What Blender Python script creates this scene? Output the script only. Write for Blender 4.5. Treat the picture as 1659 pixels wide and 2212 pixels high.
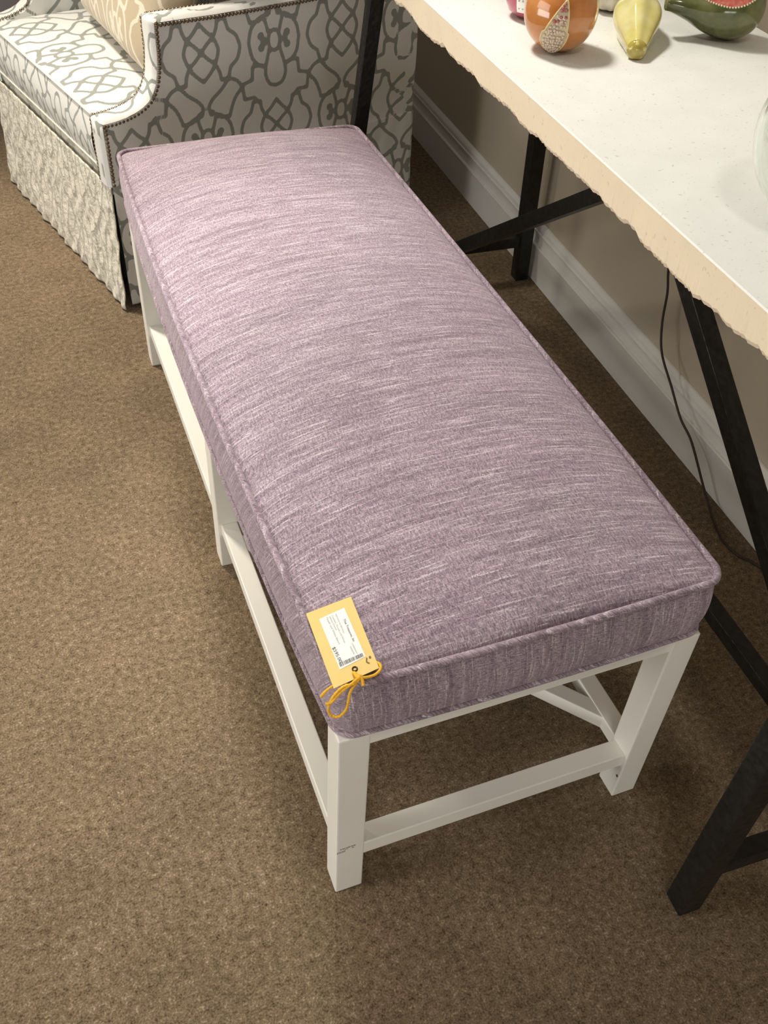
import bpy, bmesh, math, random
import numpy as np
from mathutils import Vector, Matrix

for o in list(bpy.data.objects):
    bpy.data.objects.remove(o)
C = bpy.context.scene.collection
sc = bpy.context.scene
random.seed(7)
rng = np.random.default_rng(5)

# ------------------------------------------------------------------ camera
cam_d = bpy.data.cameras.new('camera')
cam = bpy.data.objects.new('camera', cam_d)
C.objects.link(cam)
CR = [[0.9338692297076148, -0.354952339168883, 0.043555696801276494],
      [0.21838895970440558, 0.6624982426457463, 0.7165209981364994],
      [-0.28318637694022997, -0.6596248292854326, 0.6962043956379691]]
cam.matrix_world = Matrix(((CR[0][0], CR[1][0], CR[2][0], -0.2062),
                           (CR[0][1], CR[1][1], CR[2][1], -0.5727),
                           (CR[0][2], CR[1][2], CR[2][2], 1.3598),
                           (0, 0, 0, 1)))
cam_d.sensor_fit = 'VERTICAL'
cam_d.sensor_height = 36.0
cam_d.lens = 2069.43 / 2212 * 36.0
cam_d.clip_start = 0.02
sc.camera = cam

# ------------------------------------------------------------------ light and exposure
sc.view_settings.view_transform = 'Standard'
sc.view_settings.look = 'None'
sc.view_settings.gamma = 1.0
sc.view_settings.use_curve_mapping = False
sc.view_settings.exposure = 0.04
world = bpy.data.worlds.new('world')
sc.world = world
world.use_nodes = True
world.node_tree.nodes['Background'].inputs[0].default_value = (0.9, 0.85, 0.8, 1)
world.node_tree.nodes['Background'].inputs[1].default_value = 0.05


def lamp(loc, target, power, color, size=0.15, spot=120, blend=0.6):
    d = bpy.data.lights.new('ceiling_lamp', 'SPOT')
    d.energy = power
    d.color = color
    d.shadow_soft_size = size
    d.spot_size = math.radians(spot)
    d.spot_blend = blend
    o = bpy.data.objects.new('ceiling_lamp', d)
    C.objects.link(o)
    o.location = loc
    o.rotation_euler = (Vector(target) - Vector(loc)).to_track_quat('-Z', 'Y').to_euler()
    return o


def area(loc, target, power, color, sx, sy):
    d = bpy.data.lights.new('shop_glow_fill', 'AREA')  # soft fill added low in the room, no fixture behind it
    d.shape = 'RECTANGLE'
    d.size = sx
    d.size_y = sy
    d.energy = power
    d.color = color
    o = bpy.data.objects.new('shop_glow_fill', d)
    C.objects.link(o)
    o.location = loc
    o.rotation_euler = (Vector(target) - Vector(loc)).to_track_quat('-Z', 'Y').to_euler()
    return o


WARM = (1.0, 0.91, 0.77)
NEUT = (1.0, 0.97, 0.91)
# track spots on the ceiling; low area fills added for glow behind and left
lamp((-1.7, 2.3, 2.66), (0.0, 1.3, 0.3), 58, WARM, 0.12, 100, 0.7)
lamp((-0.55, 2.2, 2.66), (-0.42, 1.50, 0.0), 290, WARM, 0.14, 60, 0.8)
lamp((-1.3, 0.2, 2.66), (-0.75, 0.1, 0.0), 45, WARM, 0.12, 56, 0.8)
lamp((0.10, 1.55, 2.66), (0.31, 0.26, 0.5), 225, NEUT, 0.20, 52, 0.75)
lamp((0.45, 2.55, 2.66), (0.6, 1.0, 0.8), 14, NEUT, 0.10, 80, 0.7)
lamp((0.2, -0.7, 2.66), (0.3, 0.6, 0.5), 28, NEUT, 0.12, 60, 0.9)  # extra fill from above, added to lift front stretcher and near seat
area((-3.0, 0.9, 1.5), (0.2, 0.9, 0.3), 28, NEUT, 1.6, 1.6)
area((-3.0, 0.6, 0.7), (0.2, 0.6, 0.6), 33, NEUT, 1.6, 0.9)
area((-0.7, -2.6, 0.58), (0.2, 0.2, 0.55), 31, NEUT, 1.8, 0.8)

# ------------------------------------------------------------------ helpers


def new_mat(name):
    m = bpy.data.materials.new(name)
    m.use_nodes = True
    return m, m.node_tree, m.node_tree.nodes['Principled BSDF']


def N(nt, t, **kw):
    n = nt.nodes.new(t)
    for k, v in kw.items():
        if k.startswith('i_'):
            n.inputs[int(k[2:]) if k[2:].isdigit() else k[2:].replace('_', ' ')].default_value = v
        else:
            setattr(n, k, v)
    return n


def ramp(nt, src, stops):
    r = nt.nodes.new('ShaderNodeValToRGB')
    e = r.color_ramp.elements
    while len(e) < len(stops):
        e.new(0.5)
    for i, (p, c) in enumerate(stops):
        e[i].position = p
        e[i].color = (c[0], c[1], c[2], 1) if not isinstance(c, (int, float)) else (c, c, c, 1)
    nt.links.new(src, r.inputs[0])
    return r.outputs[0]


def mixc(nt, fac, a, b, mode='MIX'):
    m = nt.nodes.new('ShaderNodeMix')
    m.data_type = 'RGBA'
    m.blend_type = mode
    for sock, v in ((0, fac), (6, a), (7, b)):
        if hasattr(v, 'default_value') or hasattr(v, 'is_linked'):
            nt.links.new(v, m.inputs[sock])
        elif sock == 0:
            m.inputs[0].default_value = v
        else:
            m.inputs[sock].default_value = (v[0], v[1], v[2], 1)
    return m.outputs[2]


def coords(nt, kind='Object', scale=(1, 1, 1)):
    tc = nt.nodes.new('ShaderNodeTexCoord')
    mp = nt.nodes.new('ShaderNodeMapping')
    mp.inputs['Scale'].default_value = scale
    nt.links.new(tc.outputs[kind], mp.inputs[0])
    return mp.outputs[0]


def noise(nt, vec, scale=1.0, detail=2.0, rough=0.5):
    n = nt.nodes.new('ShaderNodeTexNoise')
    n.inputs['Scale'].default_value = scale
    n.inputs['Detail'].default_value = detail
    n.inputs['Roughness'].default_value = rough
    nt.links.new(vec, n.inputs['Vector'])
    return n.outputs['Fac']


def bump(nt, b, h, strength=0.3, dist=0.001):
    n = nt.nodes.new('ShaderNodeBump')
    n.inputs['Strength'].default_value = strength
    n.inputs['Distance'].default_value = dist
    nt.links.new(h, n.inputs['Height'])
    nt.links.new(n.outputs[0], b.inputs['Normal'])


def math_n(nt, op, a, b=0.0, clamp=False):
    n = nt.nodes.new('ShaderNodeMath')
    n.operation = op
    n.use_clamp = clamp
    for i, v in enumerate((a, b)):
        if hasattr(v, 'is_linked'):
            nt.links.new(v, n.inputs[i])
        else:
            n.inputs[i].default_value = v
    return n.outputs[0]


def solid(name, col, rough=0.5, metal=0.0, var=0.06, vscale=30, coat=0.0, spec=None):
    m, nt, b = new_mat(name)
    f = noise(nt, coords(nt), vscale, 3)
    d = tuple(c * (1 - var) for c in col)
    u = tuple(min(1, c * (1 + var)) for c in col)
    nt.links.new(ramp(nt, f, [(0.3, d), (0.7, u)]), b.inputs['Base Color'])
    b.inputs['Roughness'].default_value = rough
    b.inputs['Metallic'].default_value = metal
    b.inputs['Coat Weight'].default_value = coat
    if spec is not None:
        b.inputs['Specular IOR Level'].default_value = spec
    return m


def link_mesh(name, bm, mat, parent=None, smooth=False, mats=None):
    me = bpy.data.meshes.new(name)
    bm.normal_update()
    bm.to_mesh(me)
    bm.free()
    o = bpy.data.objects.new(name, me)
    C.objects.link(o)
    for mm in (mats or [mat]):
        me.materials.append(mm)
    if smooth:
        for p in me.polygons:
            p.use_smooth = True
    if parent:
        o.parent = parent
    return o


def thing(name, label, cat, loc=(0, 0, 0), rotz=0.0, group=None):
    o = bpy.data.objects.new(name, None)
    o.empty_display_size = 0.05
    C.objects.link(o)
    o.location = loc
    o.rotation_euler = (0, 0, rotz)
    o['label'] = label
    o['category'] = cat
    if group:
        o['group'] = group
    return o


def tag(o, label, cat, group=None):
    o['label'] = label
    o['category'] = cat
    if group:
        o['group'] = group
    return o


def structure(o):
    o['kind'] = 'structure'
    return o


def box(bm, a, b, bev=0.0, seg=2, mtx=None):
    """axis aligned box from corner a to corner b, bevelled"""
    t = bmesh.new()
    v = [t.verts.new((x, y, z)) for x in (a[0], b[0]) for y in (a[1], b[1]) for z in (a[2], b[2])]
    for f in ((0, 1, 3, 2), (4, 6, 7, 5), (0, 4, 5, 1), (2, 3, 7, 6), (0, 2, 6, 4), (1, 5, 7, 3)):
        t.faces.new([v[i] for i in f])
    bmesh.ops.recalc_face_normals(t, faces=t.faces)
    if bev > 0:
        bmesh.ops.bevel(t, geom=list(t.edges), offset=bev, segments=seg, affect='EDGES', profile=0.5)
    if mtx:
        t.transform(mtx)
    me = bpy.data.meshes.new('t')
    t.to_mesh(me)
    t.free()
    bm.from_mesh(me)
    bpy.data.meshes.remove(me)


def bar(bm, p, q, w, h, bev=0.001, up=(0, 0, 1)):
    """square bar from p to q, w across, h along up"""
    p, q = Vector(p), Vector(q)
    d = q - p
    L = d.length
    z = d.normalized()
    x = Vector(up).cross(z)
    if x.length < 1e-4:
        x = Vector((1, 0, 0))
    x.normalize()
    y = z.cross(x)
    m = Matrix(((x.x, y.x, z.x, p.x), (x.y, y.y, z.y, p.y), (x.z, y.z, z.z, p.z), (0, 0, 0, 1)))
    box(bm, (-w / 2, -h / 2, 0), (w / 2, h / 2, L), bev, 2, m)


def catmull(pts, n=8, closed=False):
    P = [Vector(p) for p in pts]
    out = []
    cnt = len(P)
    for i in range(cnt if closed else cnt - 1):
        if closed:
            p0, p1, p2, p3 = P[i - 1], P[i], P[(i + 1) % cnt], P[(i + 2) % cnt]
        else:
            p1, p2 = P[i], P[i + 1]
            p0 = P[i - 1] if i > 0 else p1 * 2 - p2
            p3 = P[i + 2] if i + 2 < cnt else p2 * 2 - p1
        for k in range(n):
            t = k / n
            out.append(0.5 * ((2 * p1) + (p2 - p0) * t + (2 * p0 - 5 * p1 + 4 * p2 - p3) * t * t
                              + (3 * p1 - p0 - 3 * p2 + p3) * t ** 3))
    if not closed:
        out.append(P[-1].copy())
    return out


def tube(bm, pts, r, seg=8, closed=False, cap=True):
    pts = [Vector(p) for p in pts]
    n = len(pts)
    rings = []
    prev = None
    for i, p in enumerate(pts):
        if closed:
            d = pts[(i + 1) % n] - pts[i - 1]
        else:
            d = pts[min(i + 1, n - 1)] - pts[max(i - 1, 0)]
        d.normalize()
        if prev is None:
            a = Vector((0, 0, 1)) if abs(d.z) < 0.9 else Vector((1, 0, 0))
            x = a.cross(d).normalized()
        else:
            x = (prev - d * prev.dot(d)).normalized()
        prev = x
        y = d.cross(x)
        rr = r(i / (n - 1)) if callable(r) else r
        rings.append([bm.verts.new(p + (x * math.cos(2 * math.pi * k / seg) + y * math.sin(2 * math.pi * k / seg)) * rr)
                      for k in range(seg)])
    for i in range(n if closed else n - 1):
        a, b = rings[i], rings[(i + 1) % n]
        for k in range(seg):
            bm.faces.new((a[k], a[(k + 1) % seg], b[(k + 1) % seg], b[k]))
    if cap and not closed:
        bm.faces.new(list(reversed(rings[0])))
        bm.faces.new(rings[-1])


def lathe(bm, prof, seg=48, mtx=None, fn=None):
    """prof = [(radius, z)...]; fn(angle, radius, z) -> radius"""
    rings = []
    new = []
    for r, z in prof:
        if r < 1e-6:
            v = bm.verts.new((0, 0, z))
            rings.append([v])
            new.append(v)
        else:
            ring = []
            for k in range(seg):
                a = 2 * math.pi * k / seg
                rr = fn(a, r, z) if fn else r
                ring.append(bm.verts.new((rr * math.cos(a), rr * math.sin(a), z)))
            new += ring
            rings.append(ring)
    for a, b in zip(rings, rings[1:]):
        if len(a) == 1 and len(b) == 1:
            continue
        for k in range(seg):
            k2 = (k + 1) % seg
            if len(a) == 1:
                bm.faces.new((a[0], b[k2], b[k]))
            elif len(b) == 1:
                bm.faces.new((a[k], a[k2], b[0]))
            else:
                bm.faces.new((a[k], a[k2], b[k2], b[k]))
    if mtx:
        bmesh.ops.transform(bm, matrix=mtx, verts=new)
    return new


# ------------------------------------------------------------------ materials
def mat_carpet():
    m, nt, b = new_mat('carpet')
    v = coords(nt)
    f1 = noise(nt, v, 330, 3, 0.7)
    f2 = noise(nt, v, 90, 3, 0.6)
    f3 = noise(nt, v, 7, 3, 0.6)
    f = math_n(nt, 'ADD', math_n(nt, 'MULTIPLY', f1, 0.62), math_n(nt, 'MULTIPLY', f2, 0.38))
    c = ramp(nt, f, [(0.36, (0.060, 0.039, 0.021)), (0.47, (0.178, 0.128, 0.078)), (0.56, (0.243, 0.180, 0.114)),
                     (0.66, (0.47, 0.38, 0.27))])
    c2 = mixc(nt, 1.0, c, ramp(nt, f3, [(0.3, 0.84), (0.7, 1.06)]), 'MULTIPLY')
    nt.links.new(c2, b.inputs['Base Color'])
    b.inputs['Roughness'].default_value = 0.95
    b.inputs['Specular IOR Level'].default_value = 0.1
    b.inputs['Sheen Weight'].default_value = 0.05
    bump(nt, b, f, 0.8, 0.004)
    return m


def mat_wall(name, col):
    m, nt, b = new_mat(name)
    v = coords(nt)
    f = noise(nt, v, 160, 3, 0.6)
    f3 = noise(nt, v, 2.2, 2)
    nt.links.new(mixc(nt, 1.0, col, ramp(nt, f3, [(0.3, 0.95), (0.7, 1.03)]), 'MULTIPLY'), b.inputs['Base Color'])
    b.inputs['Roughness'].default_value = 0.75
    bump(nt, b, f, 0.12, 0.001)
    return m


def mat_slub():
    """lilac slub weave; UV: u runs along the slubs, v across, in metres"""
    m, nt, b = new_mat('lilac_slub_fabric')
    tc = nt.nodes.new('ShaderNodeTexCoord')

    def mp(su, sv):
        n = nt.nodes.new('ShaderNodeMapping')
        n.inputs['Scale'].default_value = (su, sv, 1)
        nt.links.new(tc.outputs['UV'], n.inputs[0])
        return n.outputs[0]
    slub = noise(nt, mp(15, 330), 1, 2, 0.6)
    slub2 = noise(nt, mp(40, 420), 1, 2, 0.6)
    band = noise(nt, mp(5, 75), 1, 3, 0.65)
    warp = noise(nt, mp(430, 120), 1, 2, 0.6)
    weave = noise(nt, mp(560, 420), 1, 2, 0.7)
    blot = noise(nt, mp(5, 9), 1, 3, 0.55)
    base = ramp(nt, band, [(0.34, (0.232, 0.178, 0.218)), (0.5, (0.298, 0.236, 0.282)), (0.66, (0.366, 0.296, 0.346))])
    base = mixc(nt, 1.0, base, ramp(nt, blot, [(0.3, (0.93, 0.93, 0.90)), (0.7, (1.06, 1.04, 1.05))]), 'MULTIPLY')
    wf = math_n(nt, 'ADD', math_n(nt, 'MULTIPLY', warp, 0.5), math_n(nt, 'MULTIPLY', weave, 0.5))
    base = mixc(nt, 1.0, base, ramp(nt, wf, [(0.37, (0.50, 0.48, 0.50)), (0.5, (0.98, 0.98, 0.98)), (0.62, (1.62, 1.58, 1.58))]), 'MULTIPLY')
    s1 = ramp(nt, slub, [(0.555, 0.0), (0.68, 1.0)])
    s2 = ramp(nt, slub2, [(0.58, 0.0), (0.70, 0.8)])
    s = math_n(nt, 'MAXIMUM', s1, s2)
    wgate = ramp(nt, weave, [(0.40, 0.15), (0.55, 1.0)])
    s = math_n(nt, 'MULTIPLY', s, wgate)
    s = math_n(nt, 'MULTIPLY', s, 0.92)
    col = mixc(nt, s, base, (0.74, 0.64, 0.69))
    nt.links.new(col, b.inputs['Base Color'])
    b.inputs['Roughness'].default_value = 0.85
    b.inputs['Specular IOR Level'].default_value = 0.2
    b.inputs['Sheen Weight'].default_value = 0.35
    b.inputs['Sheen Tint'].default_value = (0.95, 0.85, 0.95, 1)
    h = math_n(nt, 'ADD', wf, math_n(nt, 'MULTIPLY', s, 0.6))
    bump(nt, b, h, 0.5, 0.0012)
    return m


def mat_lattice(name, ground, line, rough=0.5, crinkle=0.0, sheen=0.2):
    """printed lattice: line where the mesh attribute 'lattice' (distance to the drawn stroke) is small"""
    m, nt, b = new_mat(name)
    at = nt.nodes.new('ShaderNodeAttribute')
    at.attribute_name = 'lattice'
    mr = nt.nodes.new('ShaderNodeMapRange')
    mr.interpolation_type = 'SMOOTHSTEP'
    mr.inputs['From Min'].default_value = 0.0036
    mr.inputs['From Max'].default_value = 0.0054
    mr.inputs['To Min'].default_value = 1.0
    mr.inputs['To Max'].default_value = 0.0
    nt.links.new(at.outputs['Fac'], mr.inputs['Value'])
    v = coords(nt)
    f = noise(nt, v, 700, 2)
    g = mixc(nt, 1.0, ground, ramp(nt, f, [(0.35, 0.95), (0.65, 1.03)]), 'MULTIPLY')
    nt.links.new(mixc(nt, mr.outputs[0], g, line), b.inputs['Base Color'])
    b.inputs['Roughness'].default_value = rough
    b.inputs['Sheen Weight'].default_value = sheen
    b.inputs['Specular IOR Level'].default_value = 0.35
    hs = math_n(nt, 'MULTIPLY', mr.outputs[0], -0.5)
    if crinkle:
        w = noise(nt, v, 22, 4, 0.6)
        hs = math_n(nt, 'ADD', hs, math_n(nt, 'MULTIPLY', w, 4.0))
        bump(nt, b, hs, crinkle, 0.006)
    else:
        w = noise(nt, v, 9, 2, 0.5)
        hs = math_n(nt, 'ADD', hs, math_n(nt, 'MULTIPLY', w, 2.0))
        bump(nt, b, hs, 0.25, 0.003)
    return m


def mat_stone(name, col, speck):
    m, nt, b = new_mat(name)
    v = coords(nt)
    f = noise(nt, v, 14, 4, 0.6)
    vo = nt.nodes.new('ShaderNodeTexNoise')
    vo.inputs['Scale'].default_value = 130
    vo.inputs['Detail'].default_value = 2
    nt.links.new(v, vo.inputs['Vector'])
    sp = ramp(nt, vo.outputs['Fac'], [(0.68, 0.0), (0.72, 1.0)])
    vo2 = noise(nt, v, 260, 2)
    sp2 = ramp(nt, vo2, [(0.66, 0.0), (0.72, 1.0)])
    g = mixc(nt, 1.0, col, ramp(nt, f, [(0.3, 0.96), (0.7, 1.03)]), 'MULTIPLY')
    g = mixc(nt, math_n(nt, 'MULTIPLY', sp, 0.5), g, speck)
    g = mixc(nt, math_n(nt, 'MULTIPLY', sp2, 0.35), g, speck)
    nt.links.new(g, b.inputs['Base Color'])
    b.inputs['Roughness'].default_value = 0.55
    return m


def mat_iron():
    m, nt, b = new_mat('black_iron')
    v = coords(nt)
    f = noise(nt, v, 60, 3, 0.6)
    nt.links.new(ramp(nt, f, [(0.3, (0.008, 0.008, 0.007)), (0.75, (0.022, 0.021, 0.018))]), b.inputs['Base Color'])
    b.inputs['Roughness'].default_value = 0.42
    b.inputs['Metallic'].default_value = 0.3
    vo = nt.nodes.new('ShaderNodeTexVoronoi')
    vo.inputs['Scale'].default_value = 90
    nt.links.new(v, vo.inputs['Vector'])
    bump(nt, b, vo.outputs['Distance'], 0.5, 0.002)
    return m


def mat_glaze(name, cols, scale=12, rough=0.12):
    m, nt, b = new_mat(name)
    v = coords(nt)
    f = noise(nt, v, scale, 4, 0.6)
    n = len(cols)
    nt.links.new(ramp(nt, f, [(0.3 + 0.4 * i / (n - 1), c) for i, c in enumerate(cols)]), b.inputs['Base Color'])
    b.inputs['Roughness'].default_value = rough
    b.inputs['Coat Weight'].default_value = 0.6
    b.inputs['Coat Roughness'].default_value = 0.05
    return m


CARPET = mat_carpet()
WALL = mat_wall('greige_wall_paint', (0.52, 0.455, 0.35))
WALL2 = mat_wall('shaded_wall_paint', (0.30, 0.27, 0.28))  # mauve is shade put into the wall colour, darkened to cut bounce
CEIL = mat_wall('ceiling_paint', (0.55, 0.54, 0.52))
TRIM = solid('white_trim_paint', (0.74, 0.73, 0.69), 0.4, 0, 0.02)
SLUB = mat_slub()
FRAME = solid('white_lacquer', (0.88, 0.865, 0.80), 0.38, 0, 0.02, 8)
LATT = mat_lattice('grey_lattice_print', (0.73, 0.73, 0.70), (0.28, 0.295, 0.27))
LATTF = mat_lattice('grey_lattice_print_quilted', (0.70, 0.67, 0.57), (0.47, 0.45, 0.37), crinkle=0.6)
LATTP = mat_lattice('tan_lattice_print', (0.50, 0.41, 0.28), (0.74, 0.66, 0.52))
CREAM = solid('cream_band_fabric', (0.74, 0.72, 0.64), 0.6, 0, 0.03, 90)
NAIL = solid('aged_bronze', (0.24, 0.185, 0.125), 0.28, 0.9, 0.25, 300)
DARK = solid('dark_lining', (0.05, 0.045, 0.04), 0.9)
STONE_T = mat_stone('pale_stone_top', (0.70, 0.695, 0.65), (0.40, 0.38, 0.34))
STONE_E = mat_stone('raw_stone_edge', (0.84, 0.72, 0.52), (0.60, 0.50, 0.36))
IRON = mat_iron()
CORD = solid('brown_cord', (0.035, 0.018, 0.010), 0.5)

# ------------------------------------------------------------------ the room
WA = -math.atan(0.042)            # the right-hand wall turns 2.4 degrees from the bench
WD = Vector((0.042, 0.999, 0)).normalized()
WN = Vector((0.999, -0.042, 0)).normalized()
W0 = Vector((1.014, 0.336, 0))    # foot of the baseboard face


def wallpt(d, y, z):
    """d = distance in front of the baseboard foot, y along the wall"""
    p = W0 + WD * (y - 0.336) - WN * d
    return (p.x, p.y, z)


bm = bmesh.new()
box(bm, (-3.2, -2.8, -0.06), (1.3, 3.5, 0.0))
structure(link_mesh('floor', bm, CARPET))
bm = bmesh.new()
box(bm, (-3.2, -2.8, 2.72), (1.3, 3.5, 2.80))
structure(link_mesh('ceiling', bm, CEIL))
bm = bmesh.new()
a, b_ = wallpt(-0.016, -2.8, 0), wallpt(-0.016, 3.5, 0)
c_, d_ = wallpt(-0.12, 3.5, 0), wallpt(-0.12, -2.8, 0)
lo = [bm.verts.new(p) for p in (a, b_, c_, d_)]
hi = [bm.verts.new((p[0], p[1], 2.72)) for p in (a, b_, c_, d_)]
bm.faces.new(lo)
bm.faces.new(hi)
for i in range(4):
    bm.faces.new((lo[i], lo[(i + 1) % 4], hi[(i + 1) % 4], hi[i]))
bmesh.ops.recalc_face_normals(bm, faces=bm.faces)
structure(link_mesh('wall_right', bm, WALL))
bm = bmesh.new()
box(bm, (-3.2, 3.2, 0), (1.15, 3.3, 2.72))
structure(link_mesh('wall_far', bm, WALL2))
bm = bmesh.new()
box(bm, (-3.2, -2.8, 0), (-3.1, 3.5, 2.72))
structure(link_mesh('wall_left', bm, WALL2))
bm = bmesh.new()
box(bm, (-3.2, -2.8, 0), (1.0, -2.7, 2.72))
structure(link_mesh('wall_near', bm, WALL2))

# baseboard on the right wall: plain board, bead, cove and rounded cap
prof = [(-0.0155, 0.0), (0.0, 0.0), (0.0, 0.091), (0.0015, 0.0935), (0.0015, 0.0965), (-0.0005, 0.099),
        (-0.0045, 0.100), (-0.0055, 0.106), (-0.006, 0.118), (-0.0045, 0.127), (-0.002, 0.132),
        (-0.002, 0.134), (-0.0045, 0.1355), (-0.0045, 0.139), (-0.005, 0.146), (-0.008, 0.152),
        (-0.012, 0.156), (-0.0155, 0.1575)]
bm = bmesh.new()
rows = []
for y in (-2.69, 3.19):
    rows.append([bm.verts.new(wallpt(d, y, z)) for d, z in prof])
n = len(prof)
for i in range(n):
    bm.faces.new((rows[0][i], rows[0][(i + 1) % n], rows[1][(i + 1) % n], rows[1][i]))
bm.faces.new(rows[0])
bm.faces.new(list(reversed(rows[1])))
bmesh.ops.recalc_face_normals(bm, faces=bm.faces)
structure(link_mesh('baseboard_right', bm, TRIM))

bm = bmesh.new()
box(bm, (-3.09, 3.186, 0.0), (1.10, 3.2, 0.10), 0.0)
box(bm, (-3.09, 3.190, 0.10), (1.10, 3.2, 0.155), 0.003)
structure(link_mesh('baseboard_far', bm, TRIM))

# ------------------------------------------------------------------ the bench
bench = thing('bench', 'long white wooden bench with a lilac woven upholstered seat and yellow price tag', 'bench', (0.25, 0.6965, 0))
BL = Vector((0.25, 0.6965, 0))
BW, BLN, LS = 0.5, 1.393, 0.0405


def bench_part(name, bm, mat, smooth=False, parent=None):
    bm.transform(Matrix.Translation(-BL))
    return link_mesh(name, bm, mat, parent or bench, smooth)


near_left_leg = near_right_leg = None
for y0 in (0.0, 0.673, BLN - LS):
    for x0 in (0.0, BW - LS):
        bm = bmesh.new()
        box(bm, (x0, y0, 0.0), (x0 + LS, y0 + LS, 0.394), 0.0022)
        o = bench_part('leg', bm, FRAME)
        if y0 == 0.0:
            if x0 == 0.0:
                near_left_leg = o
            else:
                near_right_leg = o
# low stretchers
e = 0.0005
for y0 in (0.0062, BLN - 0.0362):
    bm = bmesh.new()
    box(bm, (LS - e, y0, 0.0815), (BW - LS + e, y0 + 0.0295, 0.1116), 0.0018)
    bench_part('end_stretcher', bm, FRAME)
for x0 in (0.0070, BW - 0.0370):
    for ya, yb in ((LS, 0.673), (0.673 + LS, BLN - LS)):
        bm = bmesh.new()
        box(bm, (x0, ya - e, 0.0825), (x0 + 0.030, yb + e, 0.1102), 0.0018)
        bench_part('side_stretcher', bm, FRAME)
# diagonal braces between the side stretchers, one per bay
for dy in (0.0, 0.685):
    bm = bmesh.new()
    bar(bm, (0.478, 0.0783 + dy, 0.0958), (0.022, 0.6357 + dy, 0.0958), 0.026, 0.0265, 0.0015)
    bench_part('diagonal_brace', bm, FRAME)
# rails under the seat
for y0 in (0.003, BLN - 0.025):
    bm = bmesh.new()
    box(bm, (LS - e, y0, 0.367), (BW - LS + e, y0 + 0.022, 0.394), 0.001)
    bench_part('seat_rail', bm, FRAME)
for x0 in (0.010, BW - 0.032):
    bm = bmesh.new()
    box(bm, (x0, LS - e, 0.367), (x0 + 0.022, BLN - LS + e, 0.394), 0.001)
    bench_part('seat_rail', bm, FRAME)

# seat cushion: domed top panel, boxing band, welts
X0, X1, Y0, Y1 = 0.003, 0.5085, 0.004, 1.405
ZB, ZT = 0.3935, 0.4955
CX, CY = (X0 + X1) / 2, (Y0 + Y1) / 2
HX, HY = (X1 - X0) / 2, (Y1 - Y0) / 2
RC = 0.022


def plan(u, v, grow=0.0, bow=1.0):
    """square (-1..1)^2 to the rounded, slightly barrel shaped outline of the seat"""
    hx, hy = HX + grow, HY + grow
    x, y = u * hx, v * hy
    r = RC + max(grow, -0.01)
    ax, ay = abs(x) - (hx - r), abs(y) - (hy - r)
    if ax > 0 and ay > 0:
        mx = max(ax, ay)
        l = math.hypot(ax, ay)
        k = mx / l
        x = math.copysign(hx - r + ax * k, x)
        y = math.copysign(hy - r + ay * k, y)
    x += bow * (0.017 if u < 0 else 0.004) * u * max(0, 1 - v * v) ** 0.8
    x += max(u, 0) * 0.007 * v
    y += bow * 0.004 * v * (1 - u * u)
    return CX + x, CY + y


def crown(u, v):
    a = max(0.0, 1 - abs(u) ** 2.3)
    b = max(0.0, 1 - abs(v) ** 7)
    return 0.050 * a ** 0.72 * b ** 0.60


def uvset(me, fn):
    ul = me.uv_layers.new(name='fabric')
    for l in me.loops:
        ul.data[l.index].uv = fn(me.vertices[l.vertex_index].co)


nu, nv = 44, 110
us = [math.sin(math.pi / 2 * (2 * i / nu - 1)) * 0.5 + 0.5 * (2 * i / nu - 1) for i in range(nu + 1)]
vs = []
for j in range(nv + 1):
    t = 2 * j / nv - 1
    vs.append(0.6 * math.sin(math.pi / 2 * t) + 0.4 * t)
vs = [max(-1, min(1, x)) for x in vs]
bm = bmesh.new()
gr = []
for v in vs:
    row = []
    for u in us:
        x, y = plan(u, v, -0.002)
        row.append(bm.verts.new((x, y, ZT + crown(u, v))))
    gr.append(row)
for j in range(nv):
    for i in range(nu):
        bm.faces.new((gr[j][i], gr[j][i + 1], gr[j + 1][i + 1], gr[j + 1][i]))
cushion = bench_part('cushion', bm, SLUB, True)
uvset(cushion.data, lambda co: (co.x + 0.012 * math.sin(co.y * 9), co.y + 0.010 * (co.x / 0.25) ** 2))


def outline(grow, bow=1.0):
    pts = []
    M = 60
    for i in range(30):
        pts.append(plan(-1 + 2 * i / 30, -1, grow, bow))
    for i in range(M):
        pts.append(plan(1, -1 + 2 * i / M, grow, bow))
    for i in range(30):
        pts.append(plan(1 - 2 * i / 30, 1, grow, bow))
    for i in range(M):
        pts.append(plan(-1, 1 - 2 * i / M, grow, bow))
    return pts


# denser around the corners
def outline(grow, bow=1.0):
    pts = []
    tx = sorted(set([round(-1 + 2 * i / 30, 5) for i in range(31)]
                    + [round(s * (1 - RC / HX * k / 6), 5) for k in range(7) for s in (-1, 1)]))
    ty = sorted(set([round(-1 + 2 * i / 60, 5) for i in range(61)]
                    + [round(s * (1 - RC / HY * k / 6), 5) for k in range(7) for s in (-1, 1)]))
    for t in tx[:-1]:
        pts.append(plan(t, -1, grow, bow))
    for t in ty[:-1]:
        pts.append(plan(1, t, grow, bow))
    for t in tx[:0:-1]:
        pts.append(plan(t, 1, grow, bow))
    for t in ty[:0:-1]:
        pts.append(plan(-1, t, grow, bow))
    return pts


bm = bmesh.new()
rws = []
NB = 10
for k in range(NB + 1):
    t = k / NB
    z = ZB + (ZT - ZB) * t
    g = 0.0075 * math.sin(math.pi * t) - 0.001
    bow = 1.12 - 0.12 * t
    rws.append([bm.verts.new((x, y, z)) for x, y in outline(g, bow)])
for a, b in zip(rws, rws[1:]):
    m_ = len(a)
    for i in range(m_):
        bm.faces.new((a[i], a[(i + 1) % m_], b[(i + 1) % m_], b[i]))
bm.faces.new(list(reversed(rws[0])))
band = bench_part('boxing_band', bm, SLUB, True, cushion)


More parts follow.
